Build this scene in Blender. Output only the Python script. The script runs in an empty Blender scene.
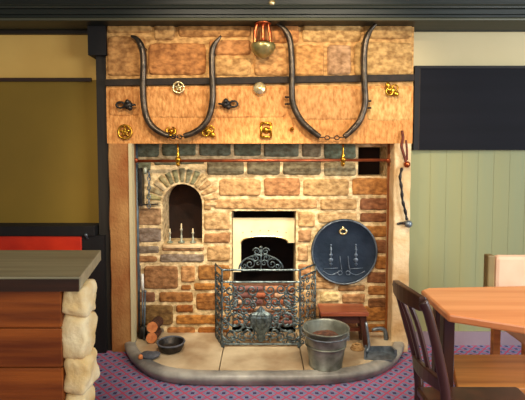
import bpy, bmesh, math, random
from mathutils import Vector, Matrix, noise
random.seed(7)
PI = math.pi
C = bpy.context.scene.collection

# ------------------------------------------------------------------ camera
CAM = Vector((0, -3.0, 1.36)); FPX = 450.0; TILT = math.radians(3.0)
CX = 262.5; CY = 152.0 + FPX*math.tan(TILT)
_f = Vector((0, math.cos(TILT), -math.sin(TILT))); _u = Vector((0, math.sin(TILT), math.cos(TILT))); _r = Vector((1, 0, 0))
def ray(px, py): return _f*FPX + _r*(px-CX) + _u*(CY-py)
def W(px, py, Y=0.0):
    d = ray(px, py); return CAM + d*((Y-CAM.y)/d.y)
def F(px, py, z):
    d = ray(px, py); return CAM + d*((z-CAM.z)/d.z)
cd = bpy.data.cameras.new('camera'); cam = bpy.data.objects.new('camera', cd); C.objects.link(cam)
cam.location = CAM; cam.rotation_euler = (PI/2-TILT, 0, 0)
cd.sensor_width = 36; cd.lens = FPX/525*36; cd.shift_y = -(200-CY)/525; cd.clip_start = 0.05
bpy.context.scene.camera = cam

# ------------------------------------------------------------------ materials
def lin(c):
    return tuple(((v/255)/12.92 if v/255 <= .04045 else ((v/255+.055)/1.055)**2.4) for v in c)+(1,)
MATS = {}
def mat(name, col, rough=.7, metal=0, col2=None, scale=8, stretch=(1,1,1), bump=0, bscale=None, attr=False, spec=.4, contrast=(.35,.65)):
    m = bpy.data.materials.new(name); m.use_nodes = True; nt = m.node_tree; N = nt.nodes; L = nt.links
    b = N['Principled BSDF']; b.inputs['Roughness'].default_value = rough; b.inputs['Metallic'].default_value = metal
    b.inputs['Specular IOR Level'].default_value = spec
    b.inputs['Base Color'].default_value = lin(col)
    tc = N.new('ShaderNodeTexCoord'); mp = N.new('ShaderNodeMapping'); mp.inputs['Scale'].default_value = stretch
    L.new(tc.outputs['Object'], mp.inputs['Vector'])
    if col2 or attr:
        nz = N.new('ShaderNodeTexNoise'); nz.inputs['Scale'].default_value = scale; nz.inputs['Detail'].default_value = 6
        L.new(mp.outputs['Vector'], nz.inputs['Vector'])
        rmp = N.new('ShaderNodeValToRGB'); rmp.color_ramp.elements[0].position = contrast[0]; rmp.color_ramp.elements[1].position = contrast[1]
        L.new(nz.outputs['Fac'], rmp.inputs['Fac'])
        mx = N.new('ShaderNodeMix'); mx.data_type = 'RGBA'
        L.new(rmp.outputs['Color'], mx.inputs['Factor'])
        if attr:
            at = N.new('ShaderNodeAttribute'); at.attribute_name = 'stone_col'
            dk = N.new('ShaderNodeMix'); dk.data_type = 'RGBA'; dk.blend_type = 'MULTIPLY'; dk.inputs['Factor'].default_value = 1
            L.new(at.outputs['Color'], dk.inputs['A']); dk.inputs['B'].default_value = lin(col2)
            L.new(dk.outputs['Result'], mx.inputs['A']); L.new(at.outputs['Color'], mx.inputs['B'])
        else:
            mx.inputs['A'].default_value = lin(col); mx.inputs['B'].default_value = lin(col2)
        L.new(mx.outputs['Result'], b.inputs['Base Color'])
    if bump:
        n2 = N.new('ShaderNodeTexNoise'); n2.inputs['Scale'].default_value = bscale or scale*4; n2.inputs['Detail'].default_value = 5
        L.new(mp.outputs['Vector'], n2.inputs['Vector'])
        bp = N.new('ShaderNodeBump'); bp.inputs['Strength'].default_value = bump; bp.inputs['Distance'].default_value = .01
        L.new(n2.outputs['Fac'], bp.inputs['Height']); L.new(bp.outputs['Normal'], b.inputs['Normal'])
    MATS[name] = m; return m
stone = mat('stone_masonry', (200,160,110), .85, attr=True, col2=(178,166,150), scale=24, stretch=(1,1,1.5), bump=.6, bscale=42)
lintelm = mat('lintel_sandstone', (214,156,84), .8, attr=True, col2=(205,186,160), scale=30, stretch=(1.6,1,.7), bump=.8, bscale=50)
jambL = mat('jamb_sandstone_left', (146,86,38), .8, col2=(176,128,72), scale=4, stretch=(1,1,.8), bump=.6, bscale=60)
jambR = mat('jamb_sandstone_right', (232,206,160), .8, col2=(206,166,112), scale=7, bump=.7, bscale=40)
iron = mat('black_iron', (38,38,38), .42, .7, col2=(66,60,54), scale=30, bump=.2)
ironband = mat('dull_iron_band', (48,36,24), .7, .2, col2=(30,24,18), scale=20, bump=.3)
hamem = mat('hame_metal', (58,52,44), .3, .75, col2=(92,80,66), scale=30, bump=.2)
grate = mat('screen_iron', (112,126,126), .36, .6, col2=(50,58,60), scale=40, bump=.2)
steel = mat('galvanised_steel', (160,164,150), .4, .6, col2=(92,94,82), scale=9, bump=.15)
greysteel = mat('grey_iron', (128,138,144), .4, .6, col2=(88,96,102), scale=25, bump=.2)
brass = mat('brass', (214,164,52), .24, .9, col2=(168,120,36), scale=40, bump=.1)
palebrass = mat('pale_brass', (236,222,178), .25, .8, col2=(200,170,100), scale=40)
copper = mat('copper', (196,96,52), .28, .85, col2=(140,66,34), scale=18)
copperrod = mat('copper_rod', (172,88,48), .35, .7, col2=(130,62,36), scale=14)
plate = mat('blue_black_iron_plate', (30,42,54), .42, .45, col2=(44,56,70), scale=9, bump=.25)
platelt = mat('worn_raised_iron', (118,130,142), .4, .5, col2=(70,84,98), scale=40)
beam = mat('dark_green_beam', (24,32,26), .5, 0, col2=(16,22,18), scale=2, stretch=(.3,6,6), bump=.15)
beamlt = mat('beam_bead_highlight', (84,84,64), .35, 0, col2=(66,70,58), scale=2, stretch=(.3,6,6))  # highlights along the beads painted in, paler than the beam
frieze = mat('dark_frieze_wood', (44,34,22), .5, 0, col2=(34,28,20), scale=2, stretch=(.3,6,6))
post = mat('dark_post_wood', (42,36,26), .7, 0, col2=(24,20,16), scale=3, stretch=(6,6,.5), bump=.2)
blackwood = mat('black_wood', (12,11,11), .7, 0, col2=(20,17,15), scale=3, stretch=(6,6,.5))
cream = mat('cream_wall_warm_lit', (224,184,100), .8, 0, col2=(214,172,90), scale=2, bump=.05)  # warm light on the left wall is mixed into this cream
olive = mat('olive_wall_warm_lit', (136,108,34), .8, 0, col2=(128,102,32), scale=2, bump=.05)  # ochre tone: warm light on the left wall partly put into the colour
creamR = mat('pale_cream_wall_paint', (200,186,144), .8, 0, col2=(192,178,136), scale=2, bump=.05)
sage = mat('sage_boarded_wall', (138,142,104), .7, 0, col2=(146,144,98), scale=1.5, stretch=(6,6,.2), bump=.05)
skirt = mat('mauve_grey_skirting', (150,130,138), .6, 0, col2=(130,112,120), scale=3)
redup = mat('red_upholstery', (214,52,16), .6, 0, col2=(190,40,14), scale=5, bump=.15)
countertop = mat('grey_counter_top', (158,152,122), .35, 0, col2=(128,122,98), scale=3, stretch=(.5,8,8))
panelw = mat('red_brown_panelling', (158,84,30), .35, 0, col2=(104,48,16), scale=2.2, stretch=(.6,10,10), bump=.1)
darkedge = mat('dark_rail_wood_and_edge_shade', (62,36,20), .4, 0, col2=(44,26,16), scale=3, stretch=(.5,8,8))  # wood of the picture rail; also paints shade on the counter edge
pierm = mat('cream_pier_stone', (232,214,168), .85, 0, col2=(210,176,112), scale=9, bump=.6, bscale=35)
tablew = mat('honey_table_wood', (240,158,98), .2, 0, col2=(222,134,78), scale=2.2, stretch=(.5,9,9), spec=.6)
benchw = mat('brown_bench_wood', (206,134,62), .4, 0, col2=(160,96,40), scale=2.5, stretch=(.5,9,9))
chairw = mat('dark_chair_wood', (50,26,18), .32, 0, col2=(72,38,24), scale=4, stretch=(4,4,.8), spec=.6)
stoolw = mat('mahogany_stool_wood', (156,84,52), .3, 0, col2=(112,50,30), scale=4, stretch=(.6,6,6), spec=.6)
beigeup = mat('beige_pink_upholstery', (232,190,156), .75, 0, col2=(214,170,134), scale=4)
hearthst = mat('hearth_flagstone', (200,182,148), .5, 0, col2=(156,132,100), scale=5, bump=.25)
kerbst = mat('hearth_kerb_stone', (168,166,156), .3, 0, col2=(104,102,98), scale=6, bump=.2)
hoodm = mat('cream_enamel_hood', (244,228,184), .5, 0, col2=(236,212,160), scale=6)
soot = mat('sooty_black', (22,16,14), .9, 0, col2=(40,24,18), scale=6, bump=.4)
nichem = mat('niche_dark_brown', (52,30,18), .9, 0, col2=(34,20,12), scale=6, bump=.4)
candle = mat('candlestick_pale_metal', (190,186,160), .35, .5, col2=(130,140,120), scale=20)
bark = mat('log_bark', (84,48,28), .9, 0, col2=(58,34,20), scale=20, bump=.6)
logend = mat('log_cut_end', (222,142,82), .8, 0, col2=(190,108,58), scale=30)
coal = mat('dark_stone', (64,66,72), .7, 0, col2=(88,90,96), scale=20, bump=.5)
paleh = mat('white_handle', (226,226,214), .5)
slate = mat('grey_pipe_paint', (92,108,116), .4, .2, col2=(64,76,84), scale=20)
blackpanel = mat('black_panel', (13,13,18), .7, 0, col2=(18,18,24), scale=2, stretch=(.3,5,5), spec=.15)
ceilm = mat('ceiling_paint', (206,196,170), .85)
brickm = mat('fire_brick', (196,132,92), .85, attr=True, col2=(190,170,160), scale=20, bump=.5)
wickm = mat('rope_fibre', (190,150,96), .9, 0, col2=(150,110,62), scale=60, bump=.6)

def carpet_mat():
    m = bpy.data.materials.new('patterned_carpet'); m.use_nodes = True; nt = m.node_tree; N = nt.nodes; L = nt.links
    b = N['Principled BSDF']; b.inputs['Roughness'].default_value = .95; b.inputs['Specular IOR Level'].default_value = .1
    tc = N.new('ShaderNodeTexCoord'); mp = N.new('ShaderNodeMapping'); mp.inputs['Rotation'].default_value = (0,0,PI/4)
    mp.inputs['Scale'].default_value = (1,1,1); L.new(tc.outputs['Object'], mp.inputs['Vector'])
    sx = N.new('ShaderNodeSeparateXYZ'); L.new(mp.outputs['Vector'], sx.inputs[0])
    def M(op, a, bb=None, c=None):
        n = N.new('ShaderNodeMath'); n.operation = op
        for i, v in enumerate((a, bb, c)):
            if v is None: continue
            if isinstance(v, (int, float)): n.inputs[i].default_value = v
            else: L.new(v, n.inputs[i])
        return n.outputs[0]
    P = 1/.062
    fx = M('ABSOLUTE', M('SUBTRACT', M('FRACT', M('MULTIPLY', sx.outputs['X'], P)), .5))
    fy = M('ABSOLUTE', M('SUBTRACT', M('FRACT', M('MULTIPLY', sx.outputs['Y'], P)), .5))
    mxx = M('MAXIMUM', fx, fy); mn = M('ADD', fx, fy)
    lattice = M('GREATER_THAN', mxx, .415)
    dot = M('LESS_THAN', mn, .22)
    nz = N.new('ShaderNodeTexNoise'); nz.inputs['Scale'].default_value = 45; L.new(tc.outputs['Object'], nz.inputs['Vector'])
    def mix(fac, A, B):
        n = N.new('ShaderNodeMix'); n.data_type = 'RGBA'; L.new(fac, n.inputs['Factor'])
        for k, v in (('A', A), ('B', B)):
            if isinstance(v, tuple): n.inputs[k].default_value = v
            else: L.new(v, n.inputs[k])
        return n.outputs['Result']
    base = mix(nz.outputs['Fac'], lin((86,96,136)), lin((150,146,172)))
    c1 = mix(lattice, base, lin((178,78,106)))
    c2 = mix(dot, c1, lin((62,54,92)))
    L.new(c2, b.inputs['Base Color'])
    bp = N.new('ShaderNodeBump'); bp.inputs['Strength'].default_value = .4; bp.inputs['Distance'].default_value = .004
    n2 = N.new('ShaderNodeTexNoise'); n2.inputs['Scale'].default_value = 400; L.new(tc.outputs['Object'], n2.inputs['Vector'])
    L.new(n2.outputs['Fac'], bp.inputs['Height']); L.new(bp.outputs['Normal'], b.inputs['Normal'])
    return m
carpetm = carpet_mat()

# ------------------------------------------------------------------ object helpers
def root_loc(p):
    v = Vector((0,0,0))
    while p is not None:
        v += p.location; p = p.parent
    return v
def obj(name, bm, m, parent=None, loc=None, smooth=False, bevel=0, local=False):
    """bm in world coordinates (unless local) -> one linked mesh object"""
    base = Vector((0,0,0))
    if not local:
        base = root_loc(parent)
        if loc is not None: base = base + (Vector(loc) - base)
    if base.length: bmesh.ops.translate(bm, verts=bm.verts, vec=-base)
    me = bpy.data.meshes.new(name); bm.to_mesh(me); bm.free()
    if smooth:
        for p in me.polygons: p.use_smooth = True
    me.materials.append(m)
    o = bpy.data.objects.new(name, me); C.objects.link(o)
    if parent is not None: o.parent = parent
    elif loc is not None: o.location = loc
    if bevel:
        md = o.modifiers.new('bevel', 'BEVEL'); md.width = bevel; md.segments = 2; md.limit_method = 'ANGLE'
    return o
def thing(name, label, cat, loc=(0,0,0), group=None, rot=(0,0,0)):
    o = bpy.data.objects.new(name, None); o.empty_display_size = .05; C.objects.link(o)
    o.location = loc; o.rotation_euler = rot
    return tag(o, label, cat, group)
def tag(o, label, cat, group=None):
    o['label'] = label; o['category'] = cat
    if group: o['group'] = group
    return o
def struct(name, bm, m, label=None, cat=None, parent=None, **k):
    o = obj(name, bm, m, parent, **k)
    if parent is None:
        o['kind'] = 'structure'
        if label: o['label'] = label; o['category'] = cat
    return o
def copy_tree(o, parent=None):
    c = o.copy(); C.objects.link(c); c.parent = parent
    for ch in list(o.children): copy_tree(ch, c)
    return c
def B(): return bmesh.new()
def box(bm, a, b):
    x0,x1 = sorted((a[0],b[0])); y0,y1 = sorted((a[1],b[1])); z0,z1 = sorted((a[2],b[2]))
    v = [bm.verts.new(p) for p in ((x0,y0,z0),(x1,y0,z0),(x1,y1,z0),(x0,y1,z0),(x0,y0,z1),(x1,y0,z1),(x1,y1,z1),(x0,y1,z1))]
    for f in ((0,3,2,1),(4,5,6,7),(0,1,5,4),(1,2,6,5),(2,3,7,6),(3,0,4,7)): bm.faces.new([v[i] for i in f])
    return bm
def BX(*ab):
    bm = B()
    for i in range(0, len(ab), 2): box(bm, ab[i], ab[i+1])
    return bm
def prism(bm, pts, ax, d0, d1):
    """pts: 2D outline; ax 'y' (pts=x,z), 'z' (pts=x,y), 'x' (pts=y,z)"""
    def mk(p, d): return {'y':(p[0],d,p[1]), 'z':(p[0],p[1],d), 'x':(d,p[0],p[1])}[ax]
    a = [bm.verts.new(mk(p, d0)) for p in pts]; b = [bm.verts.new(mk(p, d1)) for p in pts]
    n = len(pts); fs = [bm.faces.new(a), bm.faces.new(b[::-1])]
    for i in range(n): fs.append(bm.faces.new((a[i], b[i], b[(i+1)%n], a[(i+1)%n])))
    bmesh.ops.recalc_face_normals(bm, faces=fs); return bm
def holed(bm, outer, holes, y0, y1):
    """plate in XZ with holes, thick from y0 to y1"""
    es = []
    for lp in [outer]+holes:
        vs = [bm.verts.new((p[0], y0, p[1])) for p in lp]
        es += [bm.edges.new((vs[i], vs[(i+1)%len(vs)])) for i in range(len(vs))]
    r = bmesh.ops.triangle_fill(bm, edges=es, use_beauty=True)
    fs = [g for g in r['geom'] if isinstance(g, bmesh.types.BMFace)]
    e = bmesh.ops.extrude_face_region(bm, geom=fs)
    vs = [g for g in e['geom'] if isinstance(g, bmesh.types.BMVert)]
    bmesh.ops.translate(bm, verts=vs, vec=(0, y1-y0, 0))
    bmesh.ops.recalc_face_normals(bm, faces=bm.faces); return bm
def spline(pts, n=6):
    P = [Vector(p) for p in pts]; out = []
    for i in range(len(P)-1):
        p0 = P[max(i-1,0)]; p1 = P[i]; p2 = P[i+1]; p3 = P[min(i+2,len(P)-1)]
        for k in range(n):
            t = k/n
            out.append(.5*((2*p1)+(p2-p0)*t+(2*p0-5*p1+4*p2-p3)*t*t+(3*p1-p0-3*p2+p3)*t**3))
    out.append(P[-1]); return out
def tube(bm, pts, r, seg=8, closed=False, smooth=0, flat=1.0):
    P = [Vector(p) for p in pts]
    if smooth: P = spline(P, smooth)
    n = len(P)
    def rad(i):
        if callable(r): return r(i/(n-1))
        return r
    rings = []; up = None
    for i in range(n):
        if closed: t = (P[(i+1)%n]-P[i-1]).normalized()
        else: t = (P[min(i+1,n-1)]-P[max(i-1,0)]).normalized()
        if up is None:
            up = Vector((0,1,0)) if abs(t.y) < .9 else Vector((1,0,0))
        up = (up - t*up.dot(t)).normalized(); s = t.cross(up)
        rings.append([bm.verts.new(P[i] + (up*math.cos(a)*flat + s*math.sin(a))*rad(i)) for a in [2*PI*k/seg for k in range(seg)]])
    fs = []
    for i in range(n if closed else n-1):
        A, Bq = rings[i], rings[(i+1)%n]
        for k in range(seg): fs.append(bm.faces.new((A[k], A[(k+1)%seg], Bq[(k+1)%seg], Bq[k])))
    if not closed:
        fs.append(bm.faces.new(rings[0][::-1])); fs.append(bm.faces.new(rings[-1]))
    bmesh.ops.recalc_face_normals(bm, faces=fs)
    return bm
def lathe(bm, c, prof, seg=24, axis='z', close=False):
    """prof: (radius, height) along axis from c"""
    c = Vector(c); rings = []
    for r, h in prof:
        ring = []
        for k in range(seg):
            a = 2*PI*k/seg; u, v = r*math.cos(a), r*math.sin(a)
            ring.append(bm.verts.new(c + {'z':Vector((u,v,h)), 'y':Vector((u,-h,v)), 'x':Vector((h,u,v))}[axis]))
        rings.append(ring)
    fs = []
    for A, Bq in zip(rings, rings[1:]):
        for k in range(seg): fs.append(bm.faces.new((A[k], A[(k+1)%seg], Bq[(k+1)%seg], Bq[k])))
    if close:
        for k in range(seg): fs.append(bm.faces.new((rings[-1][k], rings[-1][(k+1)%seg], rings[0][(k+1)%seg], rings[0][k])))
    else:
        fs.append(bm.faces.new(rings[0][::-1])); fs.append(bm.faces.new(rings[-1]))
    bmesh.ops.recalc_face_normals(bm, faces=fs); return bm
def ring(bm, c, R, r, axis='y', seg=20, s2=8, sq=1.0):
    c = Vector(c); pts = []
    for k in range(seg):
        a = 2*PI*k/seg; u, v = R*math.cos(a), R*sq*math.sin(a)
        pts.append(c + {'y':Vector((u,0,v)), 'z':Vector((u,v,0)), 'x':Vector((0,u,v))}[axis])
    return tube(bm, pts, r, s2, closed=True)
def ball(bm, c, r, s=(1,1,1), seg=12):
    M = Matrix.Translation(Vector(c)) @ Matrix.Diagonal((r*s[0], r*s[1], r*s[2], 1))
    bmesh.ops.create_uvsphere(bm, u_segments=seg, v_segments=max(6, seg*2//3), radius=1, matrix=M); return bm
def rock(bm, c, size, e=4, amp=.006, seed=0, n=7):
    """irregular block: rounded box with chipped faces"""
    t = bmesh.new(); bmesh.ops.create_cube(t, size=2)
    bmesh.ops.subdivide_edges(t, edges=t.edges, cuts=n, use_grid_fill=True)
    for v in t.verts:
        p = v.co; q = (abs(p.x)**e+abs(p.y)**e+abs(p.z)**e)**(1/e)
        p = p/q
        p = Vector((p.x*size[0]/2, p.y*size[1]/2, p.z*size[2]/2))
        w = noise.noise_vector(p*14+Vector((seed*3.1, seed*1.7, 0)))*amp + noise.noise_vector(p*45+Vector((0, seed*2.3, seed)))*amp*.4
        v.co = Vector(c)+p+w
    me = bpy.data.meshes.new('t'); t.to_mesh(me); t.free(); bm.from_mesh(me); bpy.data.meshes.remove(me)
    return bm
def layer(bm): return bm.verts.layers.float_color.get('stone_col') or bm.verts.layers.float_color.new('stone_col')
def paint(bm, verts, c):
    l = layer(bm); k = lin(c)
    for v in verts: v[l] = k
def vary(c, a=10):
    d = random.uniform(-a, a); return tuple(max(0, min(255, x+d+random.uniform(-a*.3, a*.3))) for x in c)
def patch(bm, quad, y, col, depth=.012, gap=.004, rough=.003, res=.012, tool=0):
    """one dressed stone bulging out (towards -y) of the wall plane y; quad = bl,br,tr,tl as (x,z)"""
    l = layer(bm); k = lin(col)
    a, b, c, d = [Vector(q) for q in quad]; cen = (a+b+c+d)/4
    w = ((b-a).length+(c-d).length)/2; h = ((d-a).length+(c-b).length)/2
    nx = max(4, int(w/res)); nz = max(4, int(h/res)); sd = random.random()*100
    g = []
    for j in range(nz+1):
        row = []
        for i in range(nx+1):
            u = i/nx; v = j/nz; uu = u*2-1; vv = v*2-1
            uu2 = uu*(1-.07*vv**6)*(1-gap*2/max(w,.01)); vv2 = vv*(1-.07*uu**6)*(1-gap*2/max(h,.01))
            u2 = (uu2+1)/2; v2 = (vv2+1)/2
            p = a*(1-u2)*(1-v2)+b*u2*(1-v2)+c*u2*v2+d*(1-u2)*v2
            ed = min(min(u,1-u)*w, min(v,1-v)*h)
            if i in (0,nx) or j in (0,nz): dy = -.004
            else: dy = depth*min(1, (ed/.012))**.5
            nv = noise.noise(Vector((p.x*22, p.y*22, sd))); n2 = noise.noise(Vector((p.x*70, p.y*70, sd)))
            wob = Vector((noise.noise(Vector((p.x*30, p.y*30, sd+9))), noise.noise(Vector((p.x*30, p.y*30, sd+19)))))*.004
            if dy > 0: dy += nv*rough+n2*rough*.6
            vt = bm.verts.new((p.x+wob.x, y-dy, p.y+wob.y)); vt[l] = k; row.append(vt)
        g.append(row)
    for j in range(nz):
        for i in range(nx): bm.faces.new((g[j][i], g[j][i+1], g[j+1][i+1], g[j+1][i])).smooth = True

# ------------------------------------------------------------------ setting
YB = .18      # back wall of the recess
YW = .12      # alcove walls either side
struct('floor', BX((-3,-4,-.05),(3,1.2,0)), carpetm, 'patterned purple and pink carpet', 'carpet')
struct('ceiling', BX((-3,-4,2.62),(3,1.2,2.7)), ceilm)

def px_rect(x0, y0, x1, y1, Y):   # world rect on plane Y -> (X0,Z1,X1,Z0)
    a = W(x0, y0, Y); b = W(x1, y1, Y); return a.x, b.z, b.x, a.z
zrail = W(50, 80, YW).z; zfr = W(50, 35, YW).z
xl = W(104, 200, YW).x; xr = W(408, 200, YW).x
struct('wall_left', BX((-3,YW,0),(xl+.02,YW+.1,zrail)), olive, 'olive ochre wall left of the fireplace', 'wall')
struct('wall_left_upper', BX((-3,YW,zrail),(xl+.02,YW+.1,2.62)), cream, 'cream wall band above the picture rail', 'wall')
struct('wall_right', BX((xr-.02,YW,0),(3,YW+.1,W(470,67,YW).z)), sage, 'sage green wall right of the fireplace', 'wall')
struct('wall_right_upper', BX((xr-.02,YW,W(470,67,YW).z),(3,YW+.1,2.62)), creamR, 'pale cream wall band top right', 'wall')
struct('trim_1', BX((-3,YW-.02,zrail-.012),(W(92,80,YW).x,YW,zrail+.012)), darkedge, 'thin dark picture rail on the left wall', 'rail')
bm = B(); box(bm, (-3, YW-.03, zfr), (W(92,35,YW).x, YW, 2.62))
struct('trim_2', bm, frieze)
zfr2 = W(470, 32, YW).z
struct('trim_3', BX((W(415,30,YW).x,YW-.03,zfr2),(3,YW,2.62)), beam)
# v-joint beads of the sage boarding
bm = B()
x = W(430,200,YW).x
while x < 2.6:
    box(bm, (x-.0012, YW-.0015, .1), (x+.0012, YW+.001, W(470,150,YW).z)); x += .11
struct('trim_4', bm, sage)
struct('baseboard_right', BX((xr+.04,YW-.018,0),(3,YW,.095)), skirt)
# beam: moulded profile extruded along x
Ybm = -.16
zb = W(262, 19.5, Ybm).z
prof = [(.0, zb), (Ybm+.03, zb), (Ybm+.03, zb+.012), (Ybm+.012, zb+.018), (Ybm+.012, zb+.03), (Ybm, zb+.034), (Ybm, zb+.062),
        (Ybm-.012, zb+.068), (Ybm-.018, zb+.078), (Ybm-.012, zb+.088), (Ybm-.0, zb+.094), (Ybm-.0, zb+.2), (-.02, zb+.2+.2), (0, 2.62)]
prof = [(YW, zb)] + prof[1:12] + [(Ybm, 2.62), (YW, 2.62)]
bm = B(); prism(bm, prof, 'x', -3, 3)
beamo = struct('beam', bm, beam, 'long dark green moulded ceiling beam above the fireplace', 'beam')
bm = B(); tube(bm, [(-3, Ybm-.006, zb+.078), (3, Ybm-.006, zb+.078)], .011, 8)
struct('beam_bead_highlight', bm, beamlt, parent=beamo)
bm = B(); tube(bm, [(-3, Ybm+.022, zb+.008), (3, Ybm+.022, zb+.008)], .01, 8)
struct('beam_bead_highlight', bm, beamlt, parent=beamo)
# post left of the chimney breast
x0, _, x1, _ = px_rect(95, 20, 107, 340, .02)
struct('trim_5', BX((x0,.02,0),(W(108,200,0).x,YW+.02,2.3)), post, 'dark timber post beside the left stone jamb', 'post')
a = W(88, 55, -.02)
struct('trim_6', BX((a.x,-.02,a.z),(W(106,55,-.02).x,YW,2.3)), blackwood)

# chimney breast ----------------------------------------------------
XL = W(106, 80, 0).x; XR = W(413.5, 80, 0).x
zl0 = W(262, 143.5, 0).z; zl1 = W(262, 86, 0).z; zb0 = W(262, 78, 0).z
bm = B(); box(bm, (XL, .006, zl1), (XR, YW+.1, zb+.1)); paint(bm, bm.verts, (214,166,100))
def q(x0, y0, x1, y1, Y=0, dz=0):
    a = W(x0, y1, Y); b = W(x1, y1, Y); c = W(x1, y0, Y); d = W(x0, y0, Y)
    return [(a.x,a.z),(b.x,b.z),(c.x,c.z),(d.x,d.z)]
up = [(106,17,152,34,(196,148,88)),(153,17,176,41,(188,142,86)),(177,17,252,38,(192,138,76)),(253,17,300,44,(196,132,72)),(301,17,362,43,(200,154,92)),(363,17,413,40,(194,150,92)),
      (106,35,146,77,(194,140,80)),(147,42,207,76,(192,130,70)),(208,39,252,56,(194,132,74)),(208,57,252,77,(204,156,92)),
      (253,45,292,77,(206,150,84)),(293,44,325,77,(206,148,80)),(326,44,352,76,(180,138,96)),(353,41,413,77,(202,160,98))]
for x0,y0,x1,y1,c in up: patch(bm, q(x0,y0,x1,y1), .006, vary(c,6), depth=.02, gap=.004, rough=.008, res=.011)
struct('chimney_breast', bm, stone, 'rough sandstone masonry above the fireplace lintel', 'masonry')
# lintel slab
bm = B(); box(bm, (XL, 0, zl0), (XR, YB, zl1)); paint(bm, bm.verts, (222,158,88))
patch(bm, q(108,87.5,141,117), 0, (208,146,80), depth=.007, rough=.006, res=.009)
patch(bm, q(142,87.5,288,119), 0, (220,158,90), depth=.007, rough=.006, res=.009)
patch(bm, q(289,87.5,365,121), 0, (212,156,92), depth=.007, rough=.006, res=.009)
patch(bm, q(366,87.5,412,122), 0, (224,178,108), depth=.006, rough=.006, res=.009)
lint = struct('lintel', bm, lintelm, 'long orange sandstone lintel slab over the fireplace', 'lintel')
# iron band
zt = W(262,77.5,0).z; zc = W(262,84,0).z
bm = B()
a = W(106,83,0); b = W(414,78,0)
prism(bm, [(XL,a.z-.022),(XR,b.z-.022),(XR,b.z+.022),(XL,a.z+.022)], 'y', -.022, .01)
bo = obj('iron_strap', bm, ironband, bevel=.003); tag(bo, 'long dark iron strap fixed across the stone above the lintel', 'strap')
# jambs
def jamb(name, x0, x1, m, lab, seed):
    bm = B(); n = 26; l = None
    zz = zl0
    ringz = []
    for i in range(n+1):
        z = zz*i/n
        w = noise.noise(Vector((seed, z*5, 0)))*.006; w2 = noise.noise(Vector((seed+5, z*9, 0)))*.005; w3 = noise.noise(Vector((seed+9, z*7, 0)))*.004
        r = [(x0+w, .0+w3), (x0+w+.006, -.006+w3), ((x0+x1)/2, -.008+w3), (x1+w2-.006, -.006+w3), (x1+w2, w3), (x1+w2*.3, YB), (x0, YB)]
        ringz.append([bm.verts.new((p[0], p[1]+.006, z)) for p in r])
    for A, Q in zip(ringz, ringz[1:]):
        for k in range(7): bm.faces.new((A[k], A[(k+1)%7], Q[(k+1)%7], Q[k]))
    bm.faces.new(ringz[0][::-1]); bm.faces.new(ringz[-1])
    bmesh.ops.recalc_face_normals(bm, faces=bm.faces)
    return struct(name, bm, m, lab, 'jamb')
XJL = W(132, 250, 0).x; XJR = W(393, 250, 0).x
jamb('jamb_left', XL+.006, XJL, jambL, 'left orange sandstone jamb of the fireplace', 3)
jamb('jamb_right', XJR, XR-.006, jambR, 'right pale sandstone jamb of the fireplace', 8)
bm = B(); box(bm, (XJL-.012, -.008, .07), (XJL+.010, .05, zl0)); struct('trim_10', bm, creamR)
# back wall of recess with niche, firebox and flue hole
def wr(x0,y0,x1,y1): a = W(x0,y1,YB); b = W(x1,y0,YB); return a.x, a.z, b.x, b.z
ax0, az0, ax1, _ = wr(163,184,202,244); acx = (ax0+ax1)/2; ar = (ax1-ax0)/2
azc = W(182, 184, YB).z - ar
arch = [(ax0,az0),(ax1,az0)] + [(acx+ar*math.cos(t), azc+ar*math.sin(t)) for t in [PI*k/16 for k in range(17)]]
fx0, fz0, fx1, fz1 = wr(232,211,296,345); fz0 = .075
hx0, hz0, hx1, hz1 = wr(358,147,388,176)
wl = W(130,250,YB).x-.06; wrx = W(396,250,YB).x+.06
outer = [(wl,0),(fx0,0),(fx0,fz1),(fx1,fz1),(fx1,0),(wrx,0),(wrx,1.62),(wl,1.62)]
outer = [(wl,0),(wrx,0),(wrx,1.62),(wl,1.62)]
bm = B(); holed(bm, outer, [arch, [(fx0,fz0),(fx1,fz0),(fx1,fz1),(fx0,fz1)], [(hx0,hz0),(hx1,hz0),(hx1,hz1),(hx0,hz1)]], YB, YB+.22)
paint(bm, bm.verts, (244,216,162))
l = layer(bm)
G=(120,124,98); GY=(140,128,98); T=(206,164,108); TD=(188,138,88); O=(184,122,58); BR=(150,98,58); GR=(146,132,112)
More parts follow.
